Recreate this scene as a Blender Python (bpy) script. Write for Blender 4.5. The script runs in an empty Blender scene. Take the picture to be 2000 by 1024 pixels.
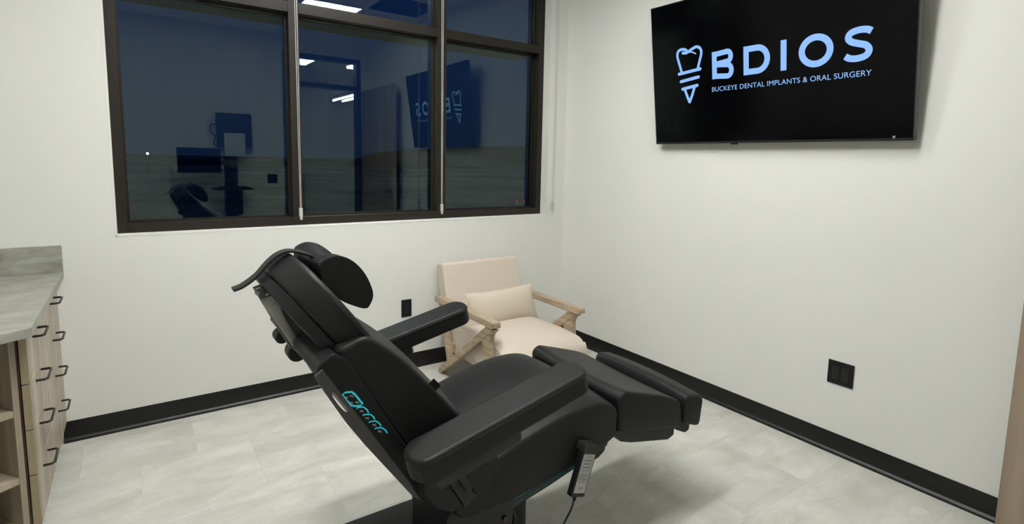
import bpy, bmesh, math, random
from mathutils import Vector, Matrix
random.seed(3)
PI = math.pi
scene = bpy.context.scene
C = scene.collection

# ------------------------------------------------------------------ camera
CAM = Vector((-2.7918, -3.3536, 1.42))
YAW, PITCH, ROLL = 0.6251, -0.116, 0.0225
PX, PY, FPX = 1026.19, 439.01, 1065.37
_f = Vector((math.sin(YAW)*math.cos(PITCH), math.cos(YAW)*math.cos(PITCH), math.sin(PITCH)))
_r = Vector((math.cos(YAW), -math.sin(YAW), 0)); _u = _r.cross(_f)
RR = math.cos(ROLL)*_r + math.sin(ROLL)*_u
UU = -math.sin(ROLL)*_r + math.cos(ROLL)*_u
cd = bpy.data.cameras.new('camera'); cam = bpy.data.objects.new('camera', cd); C.objects.link(cam)
M4 = Matrix.Identity(4)
for i in range(3):
    M4[i][0] = RR[i]; M4[i][1] = UU[i]; M4[i][2] = -_f[i]; M4[i][3] = CAM[i]
cam.matrix_world = M4
cd.sensor_width = 36; cd.lens = 36*FPX/2000
cd.shift_x = (1000-PX)/2000; cd.shift_y = (PY-512)/2000
cd.clip_start = 0.05; cd.clip_end = 3000
scene.camera = cam

# ------------------------------------------------------------------ world: dusk sky
w = bpy.data.worlds.new('dusk'); scene.world = w; w.use_nodes = True
wn = w.node_tree.nodes; wl = w.node_tree.links
for n in list(wn): wn.remove(n)
tc = wn.new('ShaderNodeTexCoord'); sp = wn.new('ShaderNodeSeparateXYZ'); rp = wn.new('ShaderNodeValToRGB')
bg = wn.new('ShaderNodeBackground'); wo = wn.new('ShaderNodeOutputWorld')
wl.new(tc.outputs['Generated'], sp.inputs[0]); wl.new(sp.outputs['Z'], rp.inputs[0])
wl.new(rp.outputs[0], bg.inputs[0]); wl.new(bg.outputs[0], wo.inputs[0])
cr = rp.color_ramp
cr.elements[0].position = 0.0; cr.elements[0].color = (0.0036, 0.0118, 0.034, 1)
cr.elements[1].position = 0.6; cr.elements[1].color = (0.0045, 0.012, 0.058, 1)
e = cr.elements.new(0.18); e.color = (0.0042, 0.0145, 0.052, 1)
bg.inputs[1].default_value = 1.0

vs = scene.view_settings
vs.view_transform = 'Standard'; vs.look = 'None'; vs.gamma = 1.0; vs.use_curve_mapping = False
vs.exposure = 0.0
LAMP = 115.0        # ceiling panel emission strength
scene.cycles.use_denoising = True
scene.cycles.max_bounces = 8
scene.cycles.diffuse_bounces = 5
scene.cycles.glossy_bounces = 4
scene.cycles.transparent_max_bounces = 12
scene.cycles.sample_clamp_indirect = 4.0

# ------------------------------------------------------------------ materials
def lin(c):
    return tuple((x/255/12.92 if x/255 <= .04045 else ((x/255+.055)/1.055)**2.4) for x in c)
def newmat(name):
    m = bpy.data.materials.new(name); m.use_nodes = True
    return m, m.node_tree.nodes, m.node_tree.links, m.node_tree.nodes['Principled BSDF']
def simple(name, col, rough=.5, spec=.5, metal=0., bump=None, var=None, coat=0., sheen=0.):
    m, n, l, b = newmat(name)
    b.inputs['Base Color'].default_value = (*col, 1); b.inputs['Roughness'].default_value = rough
    b.inputs['Specular IOR Level'].default_value = spec; b.inputs['Metallic'].default_value = metal
    b.inputs['Coat Weight'].default_value = coat; b.inputs['Sheen Weight'].default_value = sheen
    if bump or var:
        t = n.new('ShaderNodeTexCoord')
    if bump:
        z = n.new('ShaderNodeTexNoise'); z.inputs['Scale'].default_value = bump[0]; z.inputs['Detail'].default_value = 4
        bp_ = n.new('ShaderNodeBump'); bp_.inputs['Strength'].default_value = bump[1]; bp_.inputs['Distance'].default_value = .002
        l.new(t.outputs['Object'], z.inputs['Vector']); l.new(z.outputs['Fac'], bp_.inputs['Height']); l.new(bp_.outputs[0], b.inputs['Normal'])
    if var:
        z2 = n.new('ShaderNodeTexNoise'); z2.inputs['Scale'].default_value = var[0]; z2.inputs['Detail'].default_value = 5
        mr = n.new('ShaderNodeMapRange'); mr.inputs[1].default_value = .3; mr.inputs[2].default_value = .7
        mr.inputs[3].default_value = 1-var[1]; mr.inputs[4].default_value = 1+var[1]
        mx = n.new('ShaderNodeVectorMath'); mx.operation = 'SCALE'; mx.inputs[0].default_value = col
        l.new(t.outputs['Object'], z2.inputs['Vector']); l.new(z2.outputs['Fac'], mr.inputs[0]); l.new(mr.outputs[0], mx.inputs['Scale'])
        l.new(mx.outputs[0], b.inputs['Base Color'])
    return m
def emis(name, col, s):
    m, n, l, b = newmat(name)
    b.inputs['Base Color'].default_value = (0, 0, 0, 1); b.inputs['Emission Color'].default_value = (*col, 1)
    b.inputs['Emission Strength'].default_value = s; b.inputs['Roughness'].default_value = .4
    return m
def wood(name, c_dark, c_light, axis='z', scale=14., stretch=.05, rough=.5):
    m, n, l, b = newmat(name)
    t = n.new('ShaderNodeTexCoord'); mp = n.new('ShaderNodeMapping')
    s = [scale]*3; s['xyz'.index(axis)] = scale*stretch; mp.inputs['Scale'].default_value = s
    z = n.new('ShaderNodeTexNoise'); z.inputs['Scale'].default_value = 1.; z.inputs['Detail'].default_value = 7; z.inputs['Roughness'].default_value = .62
    z.inputs['Distortion'].default_value = .35
    r = n.new('ShaderNodeValToRGB'); r.color_ramp.elements[0].position = .33; r.color_ramp.elements[1].position = .68
    r.color_ramp.elements[0].color = (*c_dark, 1); r.color_ramp.elements[1].color = (*c_light, 1)
    l.new(t.outputs['Object'], mp.inputs[0]); l.new(mp.outputs[0], z.inputs['Vector']); l.new(z.outputs['Fac'], r.inputs[0])
    l.new(r.outputs[0], b.inputs['Base Color']); b.inputs['Roughness'].default_value = rough
    bp_ = n.new('ShaderNodeBump'); bp_.inputs['Strength'].default_value = .15; bp_.inputs['Distance'].default_value = .002
    l.new(z.outputs['Fac'], bp_.inputs['Height']); l.new(bp_.outputs[0], b.inputs['Normal'])
    return m

M = {}
M['wall'] = simple('wall_paint', (.79, .795, .755), .75, .25, bump=(60, .15), var=(1.3, .015))
M['ceiling'] = simple('ceiling_tile_white', (.82, .82, .80), .9, .1)
M['base'] = simple('black_rubber_base', (.0045, .0045, .0045), .38, .35)
M['bronze'] = simple('dark_bronze_aluminium', (.014, .0105, .0075), .48, .3)
M['vinyl'] = simple('black_vinyl', (.0105, .0110, .0110), .48, .2, bump=(900, .12))
M['vinyl_side'] = simple('black_vinyl_seam', (.004, .004, .004), .6, .3)
M['plastic'] = simple('black_plastic', (.007, .0075, .0085), .46, .25)
M['greyplastic'] = simple('charcoal_plastic', (.018, .018, .018), .48, .25)
M['shellrim'] = simple('shell_rim_charcoal', (.040, .039, .038), .5, .5)
M['steel'] = simple('brushed_steel', (.34, .335, .32), .4, .5, 1.)
M['darksteel'] = simple('grey_painted_steel', (.085, .085, .08), .45, .4, .2)
M['blackmetal'] = simple('black_metal_pull', (.008, .007, .008), .35, .5)
M['strap'] = simple('black_webbing', (.016, .017, .016), .7, .3, bump=(700, .3))
M['fabric'] = simple('cream_linen', (.62, .54, .46), .95, .1, bump=(700, .5), var=(420, .06), sheen=.2)
M['pillow'] = simple('oatmeal_linen', (.61, .53, .43), .95, .1, bump=(650, .5), var=(380, .07), sheen=.2)
M['piping'] = simple('linen_piping', (.48, .41, .33), .95, .1)
M['oakchair'] = wood('weathered_oak_chair', (.24, .175, .115), (.50, .40, .285), 'y', 30, .10, .6)
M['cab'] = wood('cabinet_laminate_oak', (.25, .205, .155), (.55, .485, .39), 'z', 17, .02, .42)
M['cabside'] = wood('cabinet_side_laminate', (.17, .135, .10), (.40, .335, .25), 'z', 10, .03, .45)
M['shelfwood'] = wood('shelf_laminate_oak', (.28, .23, .165), (.50, .43, .34), 'x', 12, .05, .42)
M['edge'] = simple('tan_edge_band', (.30, .245, .155), .5, .3)
M['door'] = wood('door_oak_veneer', (.20, .15, .105), (.36, .28, .205), 'z', 9, .05, .5)
M['white'] = simple('white_plastic', (.75, .75, .73), .4)
M['cord'] = simple('shade_cord', (.62, .60, .57), .6)
M['greylabel'] = simple('silver_grey_label', (.42, .42, .41), .45)
M['ink'] = simple('dark_ink', (.06, .06, .06), .6)
M['lightink'] = simple('pale_ink', (.5, .5, .48), .6)
M['teal'] = emis('teal_backlight', lin((40, 190, 200)), .75)
M['tealdim'] = emis('teal_backlight_dim', lin((20, 120, 125)), .35)
M['frameblue'] = simple('dark_door_frame', (.015, .014, .013), .4)
M['hallwall'] = simple('hall_paint', (.70, .70, .67), .8)
M['paper'] = simple('paper_sheet', (.7, .7, .66), .8)
M['panel'] = emis('lamp_diffuser', (1., .995, .965), LAMP)
M['panel_dim'] = emis('lamp_diffuser_dimmed', (1., .995, .965), LAMP*.40)
M['panel_added_left'] = emis('added_diffuser_left', (1., .995, .965), LAMP*1.15)
M['halldiff'] = emis('hall_diffuser', (1., 1., .97), 14.)
M['panel_added_high'] = emis('added_diffuser_high', (1., .995, .965), LAMP*.80)
M['hallpanel'] = emis('hall_lamp_tube', (1., 1., .97), 75.)
M['screen'] = simple('tv_black_glass', (.0008, .0008, .0012), .16, .10)
M['logo'] = emis('screen_logo_blue', lin((143, 190, 252)), 1.0)
M['bezel'] = simple('tv_bezel', (.006, .006, .008), .3)
M['soffit'] = simple('canopy_metal', (.02, .018, .015), .6)
M['redlight'] = emis('tail_light_red', (1., .03, .04), 2.5)
M['streetlight'] = emis('street_light_glow', (1., .95, .85), 5.)
M['darkmass'] = simple('dark_foliage', (.035, .045, .025), .9)
M['car'] = simple('car_paint', (.02, .02, .025), .3)

# stone look counter
def mk_counter():
    m, n, l, b = newmat('concrete_laminate')
    t = n.new('ShaderNodeTexCoord'); mp = n.new('ShaderNodeMapping'); mp.inputs['Scale'].default_value = (6, 14, 14)
    z = n.new('ShaderNodeTexNoise'); z.inputs['Scale'].default_value = 1.2; z.inputs['Detail'].default_value = 9; z.inputs['Roughness'].default_value = .65
    z.inputs['Distortion'].default_value = .6
    r = n.new('ShaderNodeValToRGB'); r.color_ramp.elements[0].position = .3; r.color_ramp.elements[1].position = .72
    r.color_ramp.elements[0].color = (.20, .20, .165, 1); r.color_ramp.elements[1].color = (.40, .405, .355, 1)
    l.new(t.outputs['Object'], mp.inputs[0]); l.new(mp.outputs[0], z.inputs['Vector']); l.new(z.outputs['Fac'], r.inputs[0]); l.new(r.outputs[0], b.inputs['Base Color'])
    b.inputs['Roughness'].default_value = .38
    return m
M['counter'] = mk_counter()
# floor tile: mottled concrete look, colour differs a little from tile to tile
def mk_tile():
    m, n, l, b = newmat('concrete_vinyl_tile')
    t = n.new('ShaderNodeTexCoord'); oi = n.new('ShaderNodeObjectInfo')
    off = n.new('ShaderNodeVectorMath'); off.operation = 'ADD'
    sc = n.new('ShaderNodeVectorMath'); sc.operation = 'SCALE'; sc.inputs['Scale'].default_value = 37.
    cx = n.new('ShaderNodeCombineXYZ'); l.new(oi.outputs['Random'], cx.inputs[0]); l.new(oi.outputs['Random'], cx.inputs[1])
    l.new(cx.outputs[0], sc.inputs[0]); l.new(t.outputs['Object'], off.inputs[0]); l.new(sc.outputs[0], off.inputs[1])
    z = n.new('ShaderNodeTexNoise'); z.inputs['Scale'].default_value = 5.; z.inputs['Detail'].default_value = 9; z.inputs['Roughness'].default_value = .62; z.inputs['Distortion'].default_value = .5
    mp = n.new('ShaderNodeMapping'); mp.inputs['Scale'].default_value = (.7, 1.4, 1)
    l.new(off.outputs[0], mp.inputs[0]); l.new(mp.outputs[0], z.inputs['Vector'])
    r = n.new('ShaderNodeValToRGB'); r.color_ramp.elements[0].position = .32; r.color_ramp.elements[1].position = .70
    r.color_ramp.elements[0].color = (.47, .465, .42, 1); r.color_ramp.elements[1].color = (.65, .645, .60, 1)
    l.new(z.outputs['Fac'], r.inputs[0])
    f = n.new('ShaderNodeTexNoise'); f.inputs['Scale'].default_value = 90.; f.inputs['Detail'].default_value = 3
    l.new(off.outputs[0], f.inputs['Vector'])
    a = n.new('ShaderNodeMapRange'); a.inputs[3].default_value = .90; a.inputs[4].default_value = 1.10; l.new(f.outputs['Fac'], a.inputs[0])
    a2 = n.new('ShaderNodeMapRange'); a2.inputs[3].default_value = .965; a2.inputs[4].default_value = 1.035; l.new(oi.outputs['Random'], a2.inputs[0])
    mu = n.new('ShaderNodeMath'); mu.operation = 'MULTIPLY'; l.new(a.outputs[0], mu.inputs[0]); l.new(a2.outputs[0], mu.inputs[1])
    s2 = n.new('ShaderNodeVectorMath'); s2.operation = 'SCALE'; l.new(r.outputs[0], s2.inputs[0]); l.new(mu.outputs[0], s2.inputs['Scale'])
    l.new(s2.outputs[0], b.inputs['Base Color']); b.inputs['Roughness'].default_value = .5; b.inputs['Specular IOR Level'].default_value = .35
    return m
M['tile'] = mk_tile()
# window glass: clear pane with its mirror reflection
def mk_glass(name, refl, tint):
    m, n, l, b = newmat(name); n.remove(b)
    o = n['Material Output']; tr = n.new('ShaderNodeBsdfTransparent'); tr.inputs[0].default_value = (*tint, 1)
    gl = n.new('ShaderNodeBsdfGlossy'); gl.inputs['Roughness'].default_value = 0.0; gl.inputs[0].default_value = (.82, 1., .90, 1)
    mx = n.new('ShaderNodeMixShader'); fr = n.new('ShaderNodeFresnel'); fr.inputs[0].default_value = 1.5
    mm = n.new('ShaderNodeMath'); mm.operation = 'MULTIPLY'; mm.inputs[1].default_value = refl; mm.use_clamp = True
    l.new(fr.outputs[0], mm.inputs[0]); l.new(mm.outputs[0], mx.inputs[0]); l.new(tr.outputs[0], mx.inputs[1]); l.new(gl.outputs[0], mx.inputs[2])
    l.new(mx.outputs[0], o.inputs[0])
    return m
M['glass'] = mk_glass('window_glass', 2.6, (.85, .9, .9))
M['clearglass'] = mk_glass('door_glass', 1.5, (.9, .93, .92))
def mk_ground():
    m, n, l, b = newmat('desert_ground')
    t = n.new('ShaderNodeTexCoord'); mp = n.new('ShaderNodeMapping'); mp.inputs['Scale'].default_value = (.02, .012, .02)
    z = n.new('ShaderNodeTexNoise'); z.inputs['Scale'].default_value = 1.; z.inputs['Detail'].default_value = 10; z.inputs['Roughness'].default_value = .7
    r = n.new('ShaderNodeValToRGB'); r.color_ramp.elements[0].position = .35; r.color_ramp.elements[1].position = .7
    r.color_ramp.elements[0].color = (.09, .10, .06, 1); r.color_ramp.elements[1].color = (.42, .38, .26, 1)
    l.new(t.outputs['Object'], mp.inputs[0]); l.new(mp.outputs[0], z.inputs['Vector']); l.new(z.outputs['Fac'], r.inputs[0]); l.new(r.outputs[0], b.inputs['Base Color'])
    b.inputs['Roughness'].default_value = .95; b.inputs['Specular IOR Level'].default_value = .1
    return m
M['ground'] = mk_ground()

# ------------------------------------------------------------------ mesh helpers
def link(name, bm, m, parent=None, bevel=0., seg=3, smooth=True, loc=None, ang=35):
    """bm in world coordinates; the object is placed relative to its parent chain"""
    bmesh.ops.remove_doubles(bm, verts=bm.verts, dist=1e-6)
    bmesh.ops.recalc_face_normals(bm, faces=bm.faces)
    o_ = Vector((0, 0, 0))
    if parent is not None: o_ = WORLD[parent.name]
    if LEAN[0]:
        for v in bm.verts: v.co.z += .038*(v.co.y+2.05)
    base = Vector(loc) if loc is not None else (Vector((0, 0, 0)) if parent is not None else None)
    if parent is None and loc is None:
        vs_ = [v.co for v in bm.verts]
        lo = Vector([min(v[i] for v in vs_) for i in range(3)]); hi = Vector([max(v[i] for v in vs_) for i in range(3)])
        base = Vector(((lo.x+hi.x)/2, (lo.y+hi.y)/2, lo.z))
    org = base if parent is None else o_ + base
    for v in bm.verts: v.co -= org
    me = bpy.data.meshes.new(name); bm.to_mesh(me); bm.free(); me.materials.append(m)
    for p in me.polygons: p.use_smooth = smooth and (bevel > 0 or len(p.vertices) <= 8)
    ob = bpy.data.objects.new(name, me); C.objects.link(ob)
    if parent is not None: ob.parent = parent
    ob.location = base
    WORLD[ob.name] = org.copy()
    if bevel > 0:
        b = ob.modifiers.new('bevel', 'BEVEL'); b.width = bevel; b.segments = seg; b.limit_method = 'ANGLE'; b.angle_limit = math.radians(ang)
        b.harden_normals = False
    if smooth:
        if bevel > 0:
            wnm = ob.modifiers.new('wn', 'WEIGHTED_NORMAL'); wnm.keep_sharp = True
        else:
            me.set_sharp_from_angle(angle=math.radians(40))
    return ob
WORLD = {}
LEAN = [False]
def thing(name, label, cat, loc=(0, 0, 0), group=None):
    o = bpy.data.objects.new(name, None); C.objects.link(o); o.location = loc; o.empty_display_size = .1
    o['label'] = label; o['category'] = cat
    if group: o['group'] = group
    WORLD[o.name] = Vector(loc); return o
def tag(o, label, cat, group=None):
    o['label'] = label; o['category'] = cat
    if group: o['group'] = group
    return o
def struct(o): o['kind'] = 'structure'; return o
def box(bm, x0, x1, y0, y1, z0, z1):
    v = [bm.verts.new((x, y, z)) for x in (x0, x1) for y in (y0, y1) for z in (z0, z1)]
    for f in ((0, 1, 3, 2), (4, 6, 7, 5), (0, 4, 5, 1), (2, 3, 7, 6), (0, 2, 6, 4), (1, 5, 7, 3)):
        bm.faces.new([v[i] for i in f])
def bx(*a):
    bm = bmesh.new(); box(bm, *a); return bm
def prism(poly, y0, y1, bm=None, axis='y'):
    """extrude a closed 2-D outline: axis y -> (x,z), axis x -> (y,z), axis z -> (x,y)"""
    bm = bm or bmesh.new()
    mk = {'y': lambda a, b, t: (a, t, b), 'x': lambda a, b, t: (t, a, b), 'z': lambda a, b, t: (a, b, t)}[axis]
    A = [bm.verts.new(mk(p[0], p[1], y0)) for p in poly]; B = [bm.verts.new(mk(p[0], p[1], y1)) for p in poly]
    bm.faces.new(A); bm.faces.new(B[::-1]); n = len(poly)
    for i in range(n): bm.faces.new((A[i], B[i], B[(i+1) % n], A[(i+1) % n]))
    return bm
def beam(bm, p, q, w, h, side=(0, 0, 1)):
    p = Vector(p); q = Vector(q); d = (q-p).normalized(); s = d.cross(Vector(side)).normalized(); u = s.cross(d)
    v = []
    for c in (p, q):
        for a, b in ((-1, -1), (1, -1), (1, 1), (-1, 1)): v.append(bm.verts.new(c + s*a*w/2 + u*b*h/2))
    for f in ((0, 1, 2, 3), (7, 6, 5, 4), (0, 4, 5, 1), (1, 5, 6, 2), (2, 6, 7, 3), (3, 7, 4, 0)): bm.faces.new([v[i] for i in f])
def cr_spline(pts, n=6, closed=False):
    P = [Vector(p) for p in pts]; out = []
    N = len(P); rng = range(N) if closed else range(N-1)
    for i in rng:
        p0 = P[(i-1) % N] if closed or i > 0 else P[i]*2-P[i+1]
        p1 = P[i]; p2 = P[(i+1) % N]
        p3 = P[(i+2) % N] if closed or i+2 < N else p2*2-p1
        for k in range(n):
            t = k/n
            out.append(.5*((2*p1)+(p2-p0)*t+(2*p0-5*p1+4*p2-p3)*t*t+(3*p1-p0-3*p2+p3)*t*t*t))
    if not closed: out.append(P[-1])
    return out
def tube(bm, pts, r, seg=8, closed=False):
    rings = []; n = len(pts); pts = [Vector(p) for p in pts]; last = None
    for i, p in enumerate(pts):
        a = pts[(i-1) % n] if closed or i > 0 else p; b = pts[(i+1) % n] if closed or i < n-1 else p
        d = (b-a).normalized()
        if last is None:
            s = d.cross(Vector((0, 0, 1)))
            if s.length < .1: s = d.cross(Vector((1, 0, 0)))
        else: s = last - d*last.dot(d)
        s.normalize(); last = s; u = d.cross(s)
        rings.append([bm.verts.new(p + r*(math.cos(2*PI*k/seg)*s + math.sin(2*PI*k/seg)*u)) for k in range(seg)])
    for i in range(n if closed else n-1):
        A = rings[i]; B = rings[(i+1) % n]
        for k in range(seg): bm.faces.new((A[k], B[k], B[(k+1) % seg], A[(k+1) % seg]))
    if not closed: bm.faces.new(rings[0][::-1]); bm.faces.new(rings[-1])
def cyl(bm, c, ax, r, h, seg=20, r2=None):
    c = Vector(c); ax = Vector(ax).normalized(); s = ax.orthogonal().normalized(); u = ax.cross(s); r2 = r if r2 is None else r2
    A = [bm.verts.new(c - ax*h/2 + r*(math.cos(2*PI*k/seg)*s+math.sin(2*PI*k/seg)*u)) for k in range(seg)]
    B = [bm.verts.new(c + ax*h/2 + r2*(math.cos(2*PI*k/seg)*s+math.sin(2*PI*k/seg)*u)) for k in range(seg)]
    bm.faces.new(A[::-1]); bm.faces.new(B)
    for k in range(seg): bm.faces.new((A[k], A[(k+1) % seg], B[(k+1) % seg], B[k]))
def text_mesh(name, s, m, parent, org, ux, uy, width, height, depth=.0004, off=0., shear=0.):
    """flat lettering: fits the string into width x height; org = lower left corner (world)"""
    cu = bpy.data.curves.new(name, 'FONT'); cu.body = s; cu.size = 1; cu.extrude = 0; cu.offset = off; cu.space_character = 1.03
    to = bpy.data.objects.new(name+'_src', cu); C.objects.link(to)
    bpy.context.view_layer.update()
    me = bpy.data.meshes.new_from_object(to.evaluated_get(bpy.context.evaluated_depsgraph_get()))
    bpy.data.objects.remove(to); bpy.data.curves.remove(cu)
    xs = [v.co.x for v in me.vertices]; ys = [v.co.y for v in me.vertices]
    x0, x1, y0, y1 = min(xs), max(xs), min(ys), max(ys)
    ux = Vector(ux); uy = Vector(uy); nn = ux.cross(uy).normalized(); pw = WORLD[parent.name]
    for v in me.vertices:
        a = (v.co.x-x0)/(x1-x0)*width; b_ = (v.co.y-y0)/(y1-y0)*height
        v.co = Vector(org) + ux*(a+shear*b_) + uy*b_ + nn*depth - pw
    me.materials.clear(); me.materials.append(m)
    o = bpy.data.objects.new(name, me); C.objects.link(o); o.parent = parent; WORLD[o.name] = pw.copy()
    return o
def ribbon(bm, f, pts, wd, rnd=False, closed=False):
    """flat stroke of constant width; f maps 2-D to world"""
    P = [Vector((p[0], p[1])) for p in pts]; n = len(P); L = []; R_ = []
    for i, p in enumerate(P):
        a = P[(i-1) % n] if closed or i > 0 else p; b = P[(i+1) % n] if closed or i < n-1 else p
        d = (b-a).normalized(); nn = Vector((-d.y, d.x))
        L.append(bm.verts.new(f(p+nn*wd/2))); R_.append(bm.verts.new(f(p-nn*wd/2)))
    for i in range(n if closed else n-1):
        j = (i+1) % n
        try: bm.faces.new((L[i], L[j], R_[j], R_[i]))
        except ValueError: pass
    if rnd and not closed:
        for c in (P[0], P[-1]):
            bm.faces.new([bm.verts.new(f(c + Vector((math.cos(t*PI/8), math.sin(t*PI/8)))*wd/2)) for t in range(16)])

# ================================================================== ROOM SHELL
XL, YB, ZC = -3.78, -4.02, 2.97           # left wall, wall behind the camera, ceiling
OX0, OX1, OZ0, OZ1 = -2.866, -.172, 1.008, 2.93
# back wall with the window opening
bm = bmesh.new()
box(bm, XL-.1, OX0, 0, .30, 0, ZC); box(bm, OX1, .1, 0, .30, 0, ZC)
box(bm, OX0, OX1, 0, .30, 0, OZ0); box(bm, OX0, OX1, 0, .30, OZ1, ZC)
struct(link('wall_back', bm, M['wall'], smooth=False))
struct(link('wall_right', bx(0, .12, YB-.12, 0, 0, ZC), M['wall'], smooth=False))
struct(link('wall_left', bx(XL-.12, XL, YB-.12, 0, 0, ZC), M['wall'], smooth=False))
DX0, DX1, DZ = -1.16, -.14, 2.76          # door opening with transom in the wall behind the camera
bm = bmesh.new()
box(bm, XL, DX0, YB-.12, YB, 0, ZC); box(bm, DX1, 0, YB-.12, YB, 0, ZC); box(bm, DX0, DX1, YB-.12, YB, DZ, ZC)
struct(link('wall_front', bm, M['wall'], smooth=False))
struct(link('ceiling', bx(XL-.12, .12, YB-.12, .30, ZC, ZC+.1), M['ceiling'], smooth=False))
# floor: substrate plus the vinyl tiles
fl = struct(link('floor', bx(XL-.12, .12, YB-.12, .30, -.15, -.004), simple('floor_joint', (.46, .455, .42), .8), smooth=False))
T = .4455
tm = None
for row in range(10):
    y1 = -row*T; y0 = y1-T
    if row == 9: y0 = YB
    offx = 0 if row % 2 == 0 else .2228
    k = -9
    while True:
        x0 = -2.60+offx+k*T-.0; x1 = x0+T; k += 1
        if x0 > 0: break
        a, b_ = max(x0, XL), min(x1, 0.)
        if b_-a < .02: continue
        full = (b_-a > T-.001) and row < 9
        if full and tm is not None:
            t_ = bpy.data.objects.new('floor_tile', tm); C.objects.link(t_); t_.parent = fl
        else:
            g = .00022; d = b_-a; h = y1-y0
            bm = bmesh.new(); box(bm, -d/2+g, d/2-g, -h/2+g, h/2-g, -.004, 0)
            me = bpy.data.meshes.new('floor_tile'); bmesh.ops.recalc_face_normals(bm, faces=bm.faces)
            bm.to_mesh(me); bm.free(); me.materials.append(M['tile'])
            if full: tm = me
            t_ = bpy.data.objects.new('floor_tile', me); C.objects.link(t_); t_.parent = fl
        t_.location = Vector(((a+b_)/2, (y0+y1)/2, 0)) - WORLD['floor']
# baseboards: flat strip with a small toe
def baseboard(name, prof_axis, a0, a1, sgn, wallpos):
    h = .1035
    pr = [(0, 0), (.017, 0), (.0165, .005), (.013, .012), (.005, .019), (.0035, h-.003), (.002, h), (0, h)]
    bm = prism([(wallpos+sgn*p[0], p[1]) for p in pr], a0, a1, axis=prof_axis)
    struct(link(name, bm, M['base'], smooth=True))
baseboard('baseboard_back', 'x', -3.125, -.0, -1, 0.)
baseboard('baseboard_right', 'y', YB, -.0, -1, 0.)
baseboard('baseboard_front', 'x', XL, DX0-.06, 1, YB)
# corner bead along the opening, its edge highlight put into the whiter colour
bm = bmesh.new()
box(bm, OX0-.006, OX1+.004, -.0015, .0, OZ0-.006, OZ0); box(bm, OX0-.006, OX0, -.0015, 0, OZ0-.006, OZ1)
struct(link('trim_1', bm, simple('bead_highlight', (.86, .86, .84), .6), smooth=False))

# ---------------- window
win = bpy.data.objects.new('window_1', None); C.objects.link(win); win.location = (-1.5, .08, OZ0); WORLD['window_1'] = Vector((-1.5, .08, OZ0)); struct(win)
FY0, FY1, GY = .08, .195, .160
TZ0, TZ1 = 2.238, 2.298
def bar(nm, *a): link(nm, bx(*a), M['bronze'], win, bevel=.0015, seg=1)
bar('jamb', OX0, OX0+.044, FY0, FY1, OZ0, OZ1)
bar('jamb', OX1-.045, OX1, FY0, FY1, OZ0, OZ1)
bar('mullion', -2.022, -1.965, FY0, FY1, OZ0+.048, OZ1-.045)
bar('mullion', -1.074, -1.010, FY0, FY1, OZ0+.048, OZ1-.045)
bar('sill', OX0+.044, OX1-.045, FY0, FY1, OZ0, OZ0+.048)
bar('head', OX0+.044, OX1-.045, FY0, FY1, OZ1-.045, OZ1)
lites = [(OX0+.044, -2.022), (-1.965, -1.074), (-1.010, OX1-.045)]
for a, b_ in lites:
    bar('transom_bar', a, b_, FY0, FY1, TZ0, TZ1)
    for z0, z1 in ((OZ0+.048, TZ0), (TZ1, OZ1-.045)):
        bm = bmesh.new(); s = .010          # glazing stop
        for q in ((a, a+s, z0, z1), (b_-s, b_, z0, z1), (a+s, b_-s, z0, z0+s), (a+s, b_-s, z1-s, z1)):
            box(bm, q[0], q[1], GY-.022, GY-.001, q[2], q[3])
        link('glazing_stop', bm, M['bronze'], win, smooth=False)
        bm = bmesh.new(); vv = [bm.verts.new(c) for c in ((a, GY, z0), (b_, GY, z0), (b_, GY, z1), (a, GY, z1))]; bm.faces.new(vv)
        link('pane', bm, M['glass'], win, smooth=False)
# roller shade cords with their weights
def cord_pair(x, y, zt, zb, label):
    t = thing('shade_cord', label, 'cord', (x, y, zb), 'roller shade pull cords along the window')
    for dx in (-.006, .006):
        bm = bmesh.new(); tube(bm, [(x+dx, y, zt), (x+dx*.8, y, (zt+zb)/2), (x+dx*.5, y, zb+.06)], .0016, 6)
        link('cord', bm, M['cord'], t)
    bm = bmesh.new(); box(bm, x-.010, x+.010, y-.006, y+.006, zb+.018, zb+.07); box(bm, x-.006, x+.009, y-.005, y+.005, zb, zb+.03)
    link('cord_weight', bm, simple('clear_grey_plastic', (.55, .55, .52), .3), t, bevel=.004, seg=2)
    bm = bmesh.new(); box(bm, x-.012, x+.012, y-.012, 0 if y > -.03 else 0., zt-.03, zt)
    link('wall_clip', bm, M['white'], t, smooth=False)
cord_pair(-2.003, -.022, 2.95, 1.05, 'pale double shade cord hanging before the left window mullion')
cord_pair(-1.092, -.022, 2.95, 1.048, 'pale double shade cord hanging before the right window mullion')
cord_pair(-.133, -.018, 2.95, 1.035, 'pale double shade cord hanging on the wall right of the window')

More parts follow.
